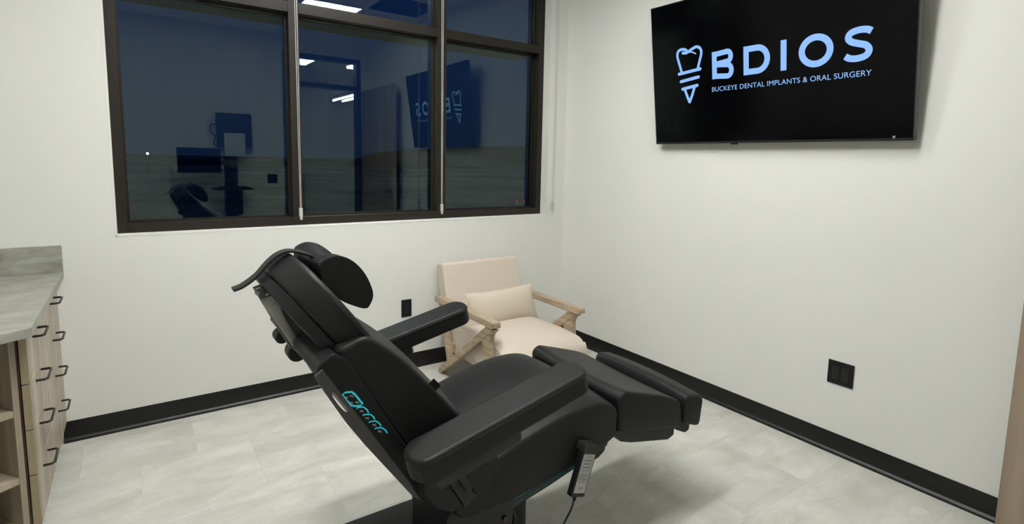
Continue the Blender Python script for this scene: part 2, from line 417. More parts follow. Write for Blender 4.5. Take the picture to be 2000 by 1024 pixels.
# ---------------- outside: canopy, ground, hills
sh = struct(link('window_canopy', bx(-3.6, -.10, .32, .57, 2.262, 2.30), M['soffit'], smooth=False))
bm = bmesh.new()
for xx in (-3.2, -1.9, -.6): box(bm, xx-.02, xx+.02, .26, .34, 2.27, 2.295)
link('canopy_bracket', bm, M['soffit'], sh, smooth=False)
bm = bmesh.new(); bmesh.ops.create_grid(bm, x_segments=2, y_segments=2, size=1500)
for v in bm.verts: v.co += Vector((0, 1510, -7))
struct(link('ground', bm, M['ground'], smooth=False))
def ridge(name, y, x0, x1, h, seed, n=60):
    r = random.Random(seed); bm = bmesh.new(); ph = [r.uniform(0, 6) for _ in range(6)]
    top = []; lo = []; bk = []
    for i in range(n+1):
        x = x0+(x1-x0)*i/n; s = math.sin(PI*i/n)**.5
        z = sum(math.sin(x/(x1-x0)*(5+k*7)+ph[k])/(k+1.5) for k in range(6))
        top.append(bm.verts.new((x, y, -7+s*h*(.6+.35*z)))); lo.append(bm.verts.new((x, y-h*2, -7.2))); bk.append(bm.verts.new((x, y+h*2, -7.2)))
    for i in range(n):
        bm.faces.new((lo[i], lo[i+1], top[i+1], top[i])); bm.faces.new((top[i], top[i+1], bk[i+1], bk[i]))
    struct(link(name, bm, M['darkmass']))
ridge('hills', 900, 300, 1500, 60, 2)
ridge('hills', 500, -300, 300, 12, 5, 90)
# far street lamp and a car seen from behind
def pix(u, v, depth_y):
    d = _f + (u-PX)/FPX*RR - (v-PY)/FPX*UU
    return CAM + d*((depth_y-CAM.y)/d.y)
def pixz(u, v, z):
    d = _f + (u-PX)/FPX*RR - (v-PY)/FPX*UU
    return CAM + d*((z-CAM.z)/d.z)
p = pix(288, 300, 240)
t = thing('street_lamp', 'tiny bright street lamp on the horizon in the left pane', 'lamp', (p.x, p.y, -7))
bm = bmesh.new(); tube(bm, [(p.x, p.y, -7), (p.x, p.y, p.z-.2)], .12, 8); link('pole', bm, M['darksteel'], t)
bm = bmesh.new(); bmesh.ops.create_icosphere(bm, subdivisions=2, radius=.42)
for v in bm.verts: v.co = v.co+p
link('lamp_head', bm, M['streetlight'], t)
p = pixz(1016, 402, -7)
t = thing('car', 'dark car driving away with two red tail lights', 'car', (p.x, p.y, -7))
dv = Vector((p.x-CAM.x, p.y-CAM.y, 0)).normalized(); rt = Vector((dv.y, -dv.x, 0))
def carpt(a, b_, z): return Vector((p.x, p.y, -7)) + dv*a + rt*b_ + Vector((0, 0, z))
bm = bmesh.new()
prof = [(-.0, .35), (0, .95), (.25, 1.02), (.75, 1.42), (2.3, 1.42), (3.1, 1.0), (4.2, .85), (4.3, .35)]
A = [bm.verts.new(carpt(a, -.88, z)) for a, z in prof]; B = [bm.verts.new(carpt(a, .88, z)) for a, z in prof]
bm.faces.new(A); bm.faces.new(B[::-1])
for i in range(len(prof)): j = (i+1) % len(prof); bm.faces.new((A[i], B[i], B[j], A[j]))
link('car_body', bm, M['car'], t, bevel=.08, seg=2)
for a, b_ in ((.8, -.8), (.8, .8), (3.4, -.8), (3.4, .8)):
    bm = bmesh.new(); cyl(bm, carpt(a, b_, .33), rt, .33, .22, 16); link('wheel', bm, M['base'], t)
for b_ in (-.68, .68):
    bm = bmesh.new(); cyl(bm, carpt(-.02, b_, .85), dv, .11, .06, 10); link('tail_light', bm, M['redlight'], t)

# ================================================================== CEILING LIGHTS AND VENT
def panel(x, y, label, w_=.56, l_=.20, mat='panel'):
    t = thing('ceiling_light', label, 'light', (x, y, ZC-.02), 'recessed ceiling light panels')
    bm = bmesh.new(); e = .018
    for q in ((x-w_/2-e, x-w_/2, y-l_/2-e, y+l_/2+e), (x+w_/2, x+w_/2+e, y-l_/2-e, y+l_/2+e), (x-w_/2, x+w_/2, y-l_/2-e, y-l_/2), (x-w_/2, x+w_/2, y+l_/2, y+l_/2+e)):
        box(bm, q[0], q[1], q[2], q[3], ZC-.014, ZC-.0005)
    link('frame', bm, M['white'], t, smooth=False)
    link('diffuser', bx(x-w_/2, x+w_/2, y-l_/2, y+l_/2, ZC-.009, ZC-.002), M[mat], t, smooth=False)
panel(-1.035, -2.24, 'slim white light panel reflected in the middle transom pane', mat='panel_dim')
for x, y, nm in ((-1.67, -.95, 'added unseen ceiling light panel nearest the window wall'),
                 (-2.30, -1.95, 'added unseen ceiling light panel above the head end of the treatment chair')):
    panel(x, y, nm, mat='panel_added_high' if y > -1.5 else 'panel_added_left')  # both panels are added out of view to brighten walls and floor
t = thing('ceiling_vent', 'dark square return air grille in the ceiling', 'vent', (-.44, -1.83, ZC-.02))
link('backing', bx(-.71, -.17, -2.10, -1.56, ZC-.006, ZC-.001), M['greyplastic'], t, smooth=False)
for k in range(9):
    y = -2.07+k*.06
    bm = bmesh.new(); beam(bm, (-.70, y, ZC-.012), (-.18, y, ZC-.012), .045, .003, (0, .5, 1)); link('slat', bm, M['greyplastic'], t, smooth=False)

# ================================================================== SIDE BEHIND THE CAMERA (seen mirrored in the glass)
dr = bpy.data.objects.new('door_1', None); C.objects.link(dr); dr.location = (-.65, YB, 0); WORLD['door_1'] = Vector((-.65, YB, 0)); struct(dr)
fw = .055
def fr(nm, *a): link(nm, bx(*a), M['frameblue'], dr, bevel=.002, seg=1)
fr('frame_jamb', DX0, DX0+fw, YB-.13, YB+.02, 0, DZ); fr('frame_jamb', DX1-fw, DX1, YB-.13, YB+.02, 0, DZ)
fr('frame_head', DX0+fw, DX1-fw, YB-.13, YB+.02, DZ-fw, DZ); fr('frame_rail', DX0+fw, DX1-fw, YB-.13, YB+.02, 2.34, 2.34+fw)
bm = bmesh.new(); bm.faces.new([bm.verts.new(c) for c in ((DX0+fw, YB-.05, 2.34+fw), (DX1-fw, YB-.05, 2.34+fw), (DX1-fw, YB-.05, DZ-fw), (DX0+fw, YB-.05, DZ-fw))])
link('transom_pane', bm, M['clearglass'], dr, smooth=False)
# open leaf folded back along the right wall
lf = thing('door_leaf', 'oak veneer door standing open along the right wall, cut by the right edge', 'door', (-.12, -3.4, 0))
LX0, LX1, LY0, LY1 = -.145, -.10, -3.985, -2.835
link('panel', bx(LX0, LX1, LY0, LY1, .008, 2.33), M['door'], lf, bevel=.002, seg=1)
bm = bmesh.new(); cyl(bm, (LX0-.006, -2.93, 1.0), (1, 0, 0), .027, .012); cyl(bm, (LX0-.035, -2.93, 1.0), (1, 0, 0), .010, .05)
tube(bm, cr_spline([(LX0-.055, -2.93, 1.0), (LX0-.058, -2.97, 1.0), (LX0-.056, -3.05, .998)], 4), .010, 8)
link('lever_handle', bm, M['blackmetal'], lf)
for z in (.25, 1.15, 2.1):
    bm = bmesh.new(); cyl(bm, (LX1+.006, LY0+.0, z), (0, 0, 1), .008, .1, 10); link('hinge', bm, M['darksteel'], lf)
# hallway beyond
HY = -12.6
for q in ((-4., 3.5, HY-.1, HY, 0, ZC), (3.4, 3.5, HY, YB-.12, 0, ZC), (-4.1, -4., HY, YB-.12, 0, ZC), (-.02, .62, -8.35, -8.2, 0, ZC), (.12, 3.4, YB-.12, YB, 0, ZC)):
    struct(link('wall_hall', bx(*q), M['hallwall'], smooth=False))
struct(link('ceiling_hall', bx(-4., 3.4, HY, YB-.12, ZC, ZC+.1), M['ceiling'], smooth=False))
struct(link('floor_hall', bx(-4.1, 3.5, HY-.1, YB-.12, -.15, 0), M['tile'], smooth=False))
for x, y, lx, ly, nm in ((.32, -5.45, .15, 0, 'short twin tube hall light seen mirrored through the door transom'), (1.72, -10.3, 0, .85, 'long twin tube hall light seen mirrored through the open doorway')):
    t = thing('hall_light', nm, 'light', (x, y, ZC-.12), 'hall ceiling lights')
    a_, b_ = (lx+.03, .13) if lx else (.17, ly+.03)
    link('housing', bx(x-a_, x+a_, y-b_, y+b_, ZC-.05, ZC-.002), M['white'], t, smooth=False)
    for sgn in (-1, 1):
        ox, oy = (0, .09*sgn) if lx else (.12*sgn, 0)
        bm = bmesh.new(); tube(bm, [(x-lx+ox, y-ly+oy, ZC-.08), (x+lx+ox, y+ly+oy, ZC-.08)], .022, 10); link('lamp_tube', bm, M['hallpanel'], t)
for x, y, nm in ((-.6, -6.0, 'square hall ceiling panel nearer the door'), (1.6, -7.5, 'square hall ceiling panel farther down the hall')):
    t = thing('hall_light', nm, 'light', (x, y, ZC-.02), 'hall ceiling panels')
    link('frame', bx(x-.33, x+.33, y-.33, y+.33, ZC-.008, ZC-.001), M['white'], t, smooth=False)
    link('diffuser', bx(x-.3, x+.3, y-.3, y+.3, ZC-.014, ZC-.008), M['halldiff'], t, smooth=False)
t = thing('hall_desk', 'low grey desk in the hall beyond the open door', 'desk', (-.6, -8.0, 0))
link('desk_top', bx(-1.3, -.05, -8.1, -7.5, 1.02, 1.06), M['darksteel'], t, smooth=False)
link('desk_front', bx(-1.25, -.1, -7.56, -7.53, 0, 1.02), M['cabside'], t, smooth=False)
link('desk_side', bx(-.1, -.06, -8.08, -7.52, 0, 1.02), M['cabside'], t, smooth=False)
t = thing('hall_cabinet', 'tall dark cabinet in the hall beyond the open door', 'cabinet', (-.8, -9., 0))
link('carcass', bx(-1.1, -.35, -9.2, -8.7, 0, 2.15), M['greyplastic'], t, smooth=False)
link('cabinet_door', bx(-1.09, -.735, -8.70, -8.68, .05, 2.14), M['plastic'], t, smooth=False)
link('cabinet_door', bx(-.715, -.36, -8.70, -8.68, .05, 2.14), M['plastic'], t, smooth=False)
# wall workstation (mirrored in the left pane)
t = thing('wall_workstation', 'black wall mounted computer station with a monitor and keyboard shelf', 'workstation', (-1.80, YB, .4))
link('wall_rail', bx(-1.86, -1.72, YB, YB+.06, .42, 1.50), M['greyplastic'], t, bevel=.004)
link('arm', bx(-1.84, -1.74, YB+.06, YB+.20, 1.26, 1.36), M['darksteel'], t, bevel=.01)
bm = bmesh.new(); beam(bm, (-1.79, YB+.17, 1.31), (-2.05, YB+.30, 1.33), .05, .05); link('arm', bm, M['darksteel'], t, bevel=.01)
bm = bmesh.new(); box(bm, -2.37, -1.93, YB+.31, YB+.345, 1.20, 1.49); mon = link('monitor', bm, M['bezel'], t, bevel=.004)
link('screen', bx(-2.36, -1.94, YB+.345, YB+.347, 1.215, 1.48), M['screen'], mon, smooth=False)
link('tray', bx(-2.02, -1.60, YB+.12, YB+.42, 1.0, 1.022), M['plastic'], t, bevel=.006)
kb = link('keyboard', bx(-1.97, -1.66, YB+.24, YB+.38, 1.022, 1.04), M['greyplastic'], t, bevel=.004)
link('computer', bx(-1.88, -1.70, YB+.06, YB+.26, .70, .98), M['plastic'], t, bevel=.01)
bm = bmesh.new(); tube(bm, cr_spline([(-1.83, YB+.05, .72), (-1.86, YB+.08, .62), (-1.80, YB+.04, .5), (-1.82, YB+.03, .38)], 6), .006, 8); link('cable', bm, M['plastic'], t)
t = thing('wall_box', 'black square box on the wall above the workstation, with a paper pouch', 'box', (-1.74, YB, 1.5))
link('case', bx(-1.935, -1.55, YB, YB+.10, 1.50, 1.92), M['plastic'], t, bevel=.006)
link('paper_pouch', bx(-1.86, -1.63, YB+.10, YB+.112, 1.40, 1.68), M['paper'], t, bevel=.002)
bm = bmesh.new(); tube(bm, cr_spline([(-1.935, YB+.05, 1.78), (-1.99, YB+.06, 1.77), (-2.0, YB+.05, 1.70), (-1.95, YB+.04, 1.64), (-1.96, YB+.03, 1.55), (-1.90, YB+.03, 1.49)], 6), .006, 8)
link('cable', bm, M['plastic'], t)
def outlet(nm, label, cx, cy, cz, wdt, ht, nrm, gang=1, cat='outlet'):
    """wall plate: nrm 'y-' faces -y, 'x-' faces -x, 'y+' faces +y"""
    t = thing(nm, label, cat, (cx, cy, cz))
    def bq(a0, a1, d0, d1, z0, z1):
        if nrm == 'y-': return bx(cx+a0, cx+a1, cy-d1, cy-d0, cz+z0, cz+z1)
        if nrm == 'y+': return bx(cx+a0, cx+a1, cy+d0, cy+d1, cz+z0, cz+z1)
        return bx(cx-d1, cx-d0, cy+a0, cy+a1, cz+z0, cz+z1)
    link('plate', bq(-wdt/2, wdt/2, 0, .006, -ht/2, ht/2), M['plastic'], t, bevel=.002, seg=2)
    for g in range(gang):
        o = (g-(gang-1)/2)*.046
        ins = link('insert', bq(o-.0165, o+.0165, .0055, .0085, -.033, .033), M['blackmetal'], t, bevel=.001, seg=1)
        if cat == 'outlet':
            for zz in (.013, -.019):
                for dx in (-.006, .006): link('socket_slot', bq(o+dx-.001, o+dx+.001, .0084, .0088, zz-.004, zz+.005), M['vinyl_side'], ins, smooth=False)
outlet('wall_outlet', 'single black outlet on the window wall, left of the cream armchair', -1.3415, 0, .423, .072, .118, 'y-')
outlet('wall_outlet', 'wide black double outlet low on the right wall', 0, -2.172, .413, .121, .117, 'x-', 2)
outlet('light_switch', 'black double switch plate on the wall beside the open door', -1.31, YB, 1.12, .118, .117, 'y+', 2, 'switch')

# ================================================================== CABINET, SHELVES, COUNTERTOP
FXC = -3.11                                     # drawer face plane
cab = thing('drawer_cabinet', 'pale oak laminate drawer cabinet with black pulls against the window wall', 'cabinet', (-3.3, -.46, 0))
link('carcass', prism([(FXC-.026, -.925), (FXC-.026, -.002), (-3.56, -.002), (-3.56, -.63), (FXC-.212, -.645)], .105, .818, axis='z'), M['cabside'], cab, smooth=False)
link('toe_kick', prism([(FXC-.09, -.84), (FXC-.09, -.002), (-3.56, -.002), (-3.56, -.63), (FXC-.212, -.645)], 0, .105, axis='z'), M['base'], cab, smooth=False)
zs = [.818, .6255, .4615, .2975, .106]; zs[0] = .816
cols = [(-.927, -.466), (-.462, -.004)]
HN = 0
for ci, (ya, yb) in enumerate(cols):
    for k in range(4):
        z1, z0 = zs[k]-.0015, zs[k+1]+.0015
        d = link('drawer', bx(FXC-.022, FXC, ya+.0015, yb-.0015, z0, z1), M['cab'], cab, bevel=.001, seg=1)
        # near edges carry a tan edge band
        link('edge_band', bx(FXC-.0215, FXC-.0008, ya+.0008, ya+.0016, z0+.001, z1-.001), M['edge'], d, smooth=False)
        hy = (-.735, -.215)[ci]; hz = (.757, .593, .431, .268)[k]; hl = .064; so = .032
        pts = [(FXC, hy-hl, hz), (FXC+so*.75, hy-hl, hz), (FXC+so, hy-hl+.010, hz), (FXC+so, hy+hl-.010, hz), (FXC+so*.75, hy+hl, hz), (FXC, hy+hl, hz)]
        bm = bmesh.new(); tube(bm, pts, .0046, 8); link('handle', bm, M['blackmetal'], d)
# angled open shelf unit
su = thing('shelf_unit', 'angled open oak shelf unit at the near end of the drawer cabinet', 'shelves', (-3.4, -1.1, 0))
DA = Vector((-.83, -.56, 0)).normalized(); NA = Vector((DA.y, -DA.x, 0))      # along the front; outward normal (towards the camera)
if NA.y > 0: NA = -NA
S0 = Vector((FXC-.030, -.929, 0))
def sbox(a0, a1, d0, d1, z0, z1):
    bm = bmesh.new()
    q = [S0+DA*a0-NA*d0, S0+DA*a1-NA*d0, S0+DA*a1-NA*d1, S0+DA*a0-NA*d1]
    A = [bm.verts.new((v.x, v.y, z0)) for v in q]; B = [bm.verts.new((v.x, v.y, z1)) for v in q]
    bm.faces.new(A); bm.faces.new(B[::-1])
    for i in range(4): bm.faces.new((A[i], B[i], B[(i+1) % 4], A[(i+1) % 4]))
    return bm
SL = .53
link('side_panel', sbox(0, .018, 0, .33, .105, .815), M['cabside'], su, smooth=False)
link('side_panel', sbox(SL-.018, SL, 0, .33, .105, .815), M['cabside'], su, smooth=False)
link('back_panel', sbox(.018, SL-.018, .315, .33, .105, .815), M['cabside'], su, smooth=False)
link('bottom_panel', sbox(.018, SL-.018, .002, .315, .105, .125), M['cab'], su, smooth=False)
for z in (.545, .305): link('shelf', sbox(.018, SL-.018, .002, .315, z-.022, z), M['shelfwood'], su, smooth=False)
link('toe_kick', sbox(.06, SL, .06, .30, 0, .105), M['base'], su, smooth=False)
# countertop with backsplash
ct = thing('countertop', 'grey concrete look countertop with a short backsplash', 'countertop', (-3.4, -.5, .82))
K0 = Vector((-3.08, -1.042, 0)); K1 = K0+DA*.84
link('slab', prism([(-3.08, -.001), (K0.x, K0.y), (max(K1.x, XL+.002), K1.y), (XL+.002, -.001)], .819, .851, axis='z'), M['counter'], ct, bevel=.002, seg=2)
link('backsplash', bx(XL+.002, -3.08, -.020, -.001, .851, .976), M['counter'], ct, bevel=.002, seg=2)

# ================================================================== TELEVISION
tvB = Vector((-.055, -.975, 1.546)); TW = 1.425
tvV = Vector((-.112, 0, .815)).normalized(); TH = .822; tvU = Vector((0, -1, 0)); tvN = tvU.cross(tvV).normalized()
if tvN.x > 0: tvN = -tvN
tv = thing('television', 'large black wall mounted television tilted down, showing a blue logo', 'television', tuple(tvB+tvU*TW/2))
def tp(u, v, n): return tvB+tvU*u+tvV*v+tvN*n
def tvbox(u0, u1, v0, v1, n0, n1):
    bm = bmesh.new(); vv = [bm.verts.new(tp(u, v, n)) for u in (u0, u1) for v in (v0, v1) for n in (n0, n1)]
    for f in ((0, 1, 3, 2), (4, 6, 7, 5), (0, 4, 5, 1), (2, 3, 7, 6), (0, 2, 6, 4), (1, 5, 7, 3)): bm.faces.new([vv[i] for i in f])
    return bm
link('case', tvbox(0, TW, 0, TH, -.030, -.001), M['bezel'], tv, bevel=.003, seg=2)
scr = link('screen', tvbox(.006, TW-.006, .012, TH-.006, -.004, 0), M['screen'], tv, smooth=False)
bm = bmesh.new()
for q in ((0, TW, 0, .010), (0, TW, TH-.005, TH), (0, .005, .010, TH-.005), (TW-.005, TW, .010, TH-.005)):
    a = tvbox(q[0], q[1], q[2], q[3], -.004, .0015); me_ = bpy.data.meshes.new('tmp'); a.to_mesh(me_); a.free(); bm.from_mesh(me_); bpy.data.meshes.remove(me_)
link('bezel', bm, M['bezel'], tv, smooth=False)
link('sensor', tvbox(.535, .575, -.008, .002, -.012, 0), M['plastic'], tv, bevel=.003, seg=2)
# mount: wall plate plus arms
link('wall_mount', bx(-.025, -.0005, -1.95, -1.40, 1.80, 2.10), M['darksteel'], tv, smooth=False)
for yy in (-1.50, -1.85):
    for a_, b_ in (((-.02, yy, 2.03), (-.105, yy, 2.12)), ((-.02, yy, 1.86), (-.075, yy, 1.82))):
        bm = bmesh.new(); beam(bm, a_, b_, .03, .03, (0, 1, 0)); link('mount_arm', bm, M['darksteel'], tv, smooth=False)
# screen picture, traced in the plane of the screen
def tvpix(u, v):
    d = _f + (u-PX)/FPX*RR - (v-PY)/FPX*UU
    t_ = (tvB-CAM).dot(tvN)/d.dot(tvN); P_ = CAM+d*t_-tvB
    return (P_.dot(tvU), P_.dot(tvV))
def z2(x, y): return tvpix(1300+x/4.762, 60+y/4.762)      # from the detail crop
def z1(x, y): return tvpix(1250+x/3.303, y/3.303)
F = lambda p_: tp(p_[0], p_[1], .0006)
bm = bmesh.new()
S = .0170
def pth(cs, n=6, fn=z2): return [tuple(q_) for q_ in cr_spline([Vector((*fn(*c), 0)) for c in cs], n)]
ribbon(bm, F, pth([(152, 392), (128, 310), (110, 240), (118, 195), (150, 175), (185, 178), (200, 190)]), S*.95, True)
ribbon(bm, F, pth([(160, 208), (195, 206), (235, 178), (285, 150), (322, 165), (332, 210), (318, 275), (300, 350)]), S*.95, True)
ribbon(bm, F, pth([(215, 200), (250, 200), (280, 214)]), S*.45, True)
ribbon(bm, F, [z2(125, 405), z2(322, 355)], S*1.05, True)
ribbon(bm, F, [z2(143, 475), z2(307, 430)], S*1.05, True)
ribbon(bm, F, [z2(158, 545), z2(295, 508)], S*1.05, True)
ribbon(bm, F, [z2(178, 545), z2(200, 605), z2(222, 662)], S, True)
ribbon(bm, F, [z2(270, 525), z2(248, 600), z2(226, 662)], S, True)
link('tooth_logo', bm, M['logo'], scr, smooth=False)
# BDIOS letters: rectilinear in the screen plane
top = z2(435, 195)[1]; bot = z2(435, 448)[1]
tb_t = z2(1105, 90)[1]; tb_b = z2(1102, 376)[1]; y1_ = (top+tb_t)/2; y0_ = (bot+tb_b)/2; HH = y1_-y0_; W_ = HH*.208
def arc(cx, cy, rx, ry, a0, a1, n=14): return [(cx+rx*math.cos(math.radians(a0+(a1-a0)*i/n)), cy+ry*math.sin(math.radians(a0+(a1-a0)*i/n))) for i in range(n+1)]
bm = bmesh.new()
def stem(u0):
    bm.faces.new([bm.verts.new(F(c)) for c in ((u0, y0_), (u0+W_, y0_), (u0+W_, y1_), (u0, y1_))])
# B
b0 = z2(432, 300)[0]; b1 = z2(636, 360)[0]; ym = y0_+HH*.53; stem(b0)
r1 = (y1_-ym)/2; r2 = (ym-y0_)/2
ribbon(bm, F, [(b0+W_*.5, y1_-W_/2)]+arc(b1-r1*1.15, (y1_+ym)/2, r1*1.05-W_/2, r1-W_/2+W_*.22, 90, -90)+[(b0+W_*.5, ym)], W_*.92)
ribbon(bm, F, [(b0+W_*.5, ym)]+arc(b1-r2*1.05, (ym+y0_)/2, r2*1.05-W_/2, r2-W_/2+W_*.22-.0, 90, -90)+[(b0+W_*.5, y0_+W_/2)], W_*.92)
# D
d0 = z2(725, 300)[0]; d1 = z2(972, 260)[0]; stem(d0); ry = HH/2-W_/2
ribbon(bm, F, [(d0+W_*.5, y1_-W_/2)]+arc(d1-W_/2-ry*.95, (y0_+y1_)/2, ry*.95, ry, 90, -90, 20)+[(d0+W_*.5, y0_+W_/2)], W_)
# I
i0 = z2(1070, 240)[0]; stem(i0)
# O
o0 = z2(1238, 200)[0]; o1 = z2(1562, 180)[0]
ribbon(bm, F, arc((o0+o1)/2, (y0_+y1_)/2, (o1-o0)/2-W_/2, HH/2+.003-W_/2, 0, 352.5, 47), W_, closed=True)
# S
s0 = z1(1313, 360)[0]; s1 = z1(1505, 330)[0]; sw = s1-s0
sp_ = [(.93, .83), (.78, .895), (.52, .915), (.24, .86), (.15, .72), (.26, .60), (.50, .52), (.76, .44), (.865, .29), (.76, .14), (.48, .085), (.22, .11), (.06, .19)]
ribbon(bm, F, [tuple(q_) for q_ in cr_spline([Vector((s0+a*sw, y0_+b_*HH, 0)) for a, b_ in sp_], 5)], W_*.95)
link('logo_letters', bm, M['logo'], scr, smooth=False)
a0 = z2(433, 565); a1 = z2(1915, 425); yt = (z2(433, 517)[1]+z2(1915, 372)[1])/2; yb_ = (z2(433, 562)[1]+z2(1905, 425)[1])/2
text_mesh('logo_tagline', 'BUCKEYE DENTAL IMPLANTS & ORAL SURGERY', M['logo'], scr, tp(a0[0], yb_, 0), tvU, tvV, a1[0]-a0[0], yt-yb_, -.0006 if tvU.cross(tvV).dot(tvN) < 0 else .0006, off=0.)
u_, v_ = tvpix(1746, 268); bm = bmesh.new(); s = .006
ribbon(bm, F, [(u_-s, v_-s), (u_+s, v_+s)], .003); ribbon(bm, F, [(u_-s, v_+s), (u_+s, v_-s)], .003)
link('screen_icon', bm, M['lightink'], scr, smooth=False)

# ================================================================== TREATMENT CHAIR
def rp(u, v, y):
    d_ = _f + (u-PX)/FPX*RR - (v-PY)/FPX*UU; P_ = CAM+d_*((y-CAM.y)/d_.y); return (P_.x, P_.z)
YC = -1.79
ch = thing('treatment_chair', 'black reclining medical treatment chair with padded arms and footrest', 'chair', (-1.95, YC, 0))
N_, F_ = -2.05, -1.53                      # near and far side of the seat
def ysym(poly, hw, bm=None, y=None): y = YC if y is None else y; return prism(poly, y-hw, y+hw, bm)
def cushion(name, prof, hw, r, crown, cdir, m, parent, y=YC, n=3, nar=None):
    """upholstered block: 2-D side profile swept in y, rounded near/far edges, domed along cdir by crown*weight
    prof entries (x, z, weight); nar narrows the profile position: function y-> scale"""
    P_ = cr_spline([Vector((p_[0], p_[1], p_[2] if len(p_) > 2 else 0)) for p_ in prof], n, closed=True)
    N3 = len(P_); area = sum(P_[i].x*P_[(i+1) % N3].y-P_[(i+1) % N3].x*P_[i].y for i in range(N3)); sg = 1 if area > 0 else -1
    nor = []
    for i in range(N3):
        t_ = P_[(i+1) % N3]-P_[i-1]; q_ = Vector((t_.y*sg, -t_.x*sg)); nor.append(q_.normalized() if q_.length else Vector((0, 1)))
    ys = []
    for k in range(6): a = PI/2*k/5; ys.append((-hw+r*(1-math.cos(PI/2-a)) if False else -hw+r*(1-math.sin(a)) if False else -(hw-r)-r*math.cos(a), r*(1-math.sin(a))))
    mid = [(-(hw-r)*(1-k/5.), 0) for k in range(1, 5)]
    full = ys+mid+[(0, 0)]+[(-a, b_) for a, b_ in reversed(ys+mid)]
    cd_ = Vector(cdir).normalized(); bm = bmesh.new(); rings = []
    for yy, ins in full:
        dome = crown*(1-min(1, abs(yy)/hw)**2.2)
        rings.append([bm.verts.new((P_[i].x-nor[i].x*ins+cd_.x*dome*max(0, P_[i].z), y+yy, P_[i].y-nor[i].y*ins+cd_.y*dome*max(0, P_[i].z))) for i in range(N3)])
    for i in range(len(rings)-1):
        for k in range(N3): bm.faces.new((rings[i][k], rings[i+1][k], rings[i+1][(k+1) % N3], rings[i][(k+1) % N3]))
    bm.faces.new(rings[0]); bm.faces.new(rings[-1][::-1])
    return link(name, bm, m, parent)
# base
link('base_plate', bx(-2.62, -1.68, -2.13, -1.43, 0.0, .064), M['vinyl_side'], ch, bevel=.02, seg=3)
link('lift_column', bx(-2.02, -1.74, -1.95, -1.60, .06, .36), M['plastic'], ch, bevel=.02)
# the upper body leans a little towards the camera side
LEAN[0] = True
# seat shell and its lit button strip
shell = [(-1.455, .455), (-1.462, .418), (-1.50, .408), (-1.603, .382), (-1.72, .356), (-1.873, .328), (-2.00, .32), (-2.08, .40), (-2.06, .48)]
sh_ = link('seat_shell', ysym(shell, .257), M['greyplastic'], ch, bevel=.012)
for (xa, za) in ((-1.845, .352), (-1.79, .362), (-1.735, .372), (-1.68, .382), (-1.62, .393)):
    f = lambda p_: Vector((p_.x, YC-.2585, p_.y+.008)) if hasattr(p_, 'x') else Vector((p_[0], YC-.2585, p_[1]+.008))
    bm = bmesh.new(); w2, h2 = .023, .010; sl = .18
    pts = [(xa-w2, za-w2*sl-h2*.6), (xa-w2, za-w2*sl+h2), (xa+w2, za+w2*sl+h2), (xa+w2, za+w2*sl-h2*.6)]
    ribbon(bm, f, pts, .0028, closed=True); link('lit_button', bm, M['tealdim'], sh_, smooth=False)
# seat cushion: long side profile
seat = [(-1.436, .46), (-1.430, .50), (-1.430, .535, .1), (-1.442, .562, .3), (-1.475, .582, .7), (-1.54, .596, 1), (-1.64, .596, 1), (-1.72, .584, 1), (-1.85, .552, 1), (-1.98, .510, 1), (-2.05, .490, .6),
        (-2.085, .440), (-2.06, .378), (-1.90, .372), (-1.70, .388), (-1.55, .416), (-1.46, .440)]
link('seat_cushion', seat, M['vinyl'], ch) if False else cushion('seat_cushion', seat, .266, .012, .026, (0, 1), M['vinyl'], ch)
# piping of the near seam
bm = bmesh.new()
tube(bm, cr_spline([(-1.440, YC-.263, .552), (-1.49, YC-.2635, .580), (-1.60, YC-.2635, .588), (-1.72, YC-.2635, .574), (-1.85, YC-.2635, .543), (-1.98, YC-.2635, .503)], 5), .0022, 6)
link('seam_piping', bm, M['vinyl_side'], ch)
# side guards (padded wings) beside the hip
for s in (-1, 1):
    y0, y1 = (YC-.315, YC-.266) if s < 0 else (YC+.266, YC+.315)
    gp = lambda cs: [rp(*c, YC-.322) for c in cs]
    link('side_guard', prism(gp([(893, 915), (966, 868), (976, 894), (978, 911), (961, 947), (935, 970)]), y0, y1), M['plastic'], ch, bevel=.004, seg=2)
    link('arm_bracket', prism(gp([(868, 930), (891, 917), (932, 969), (910, 991)]), y0-.007 if s < 0 else y0, y1 if s < 0 else y1+.007), M['greyplastic'], ch, bevel=.003, seg=2)
    link('side_cover', prism(gp([(834, 948), (868, 930), (910, 991), (884, 1004), (857, 997), (829, 967)]), y0, y1), M['plastic'], ch, bevel=.004, seg=2)
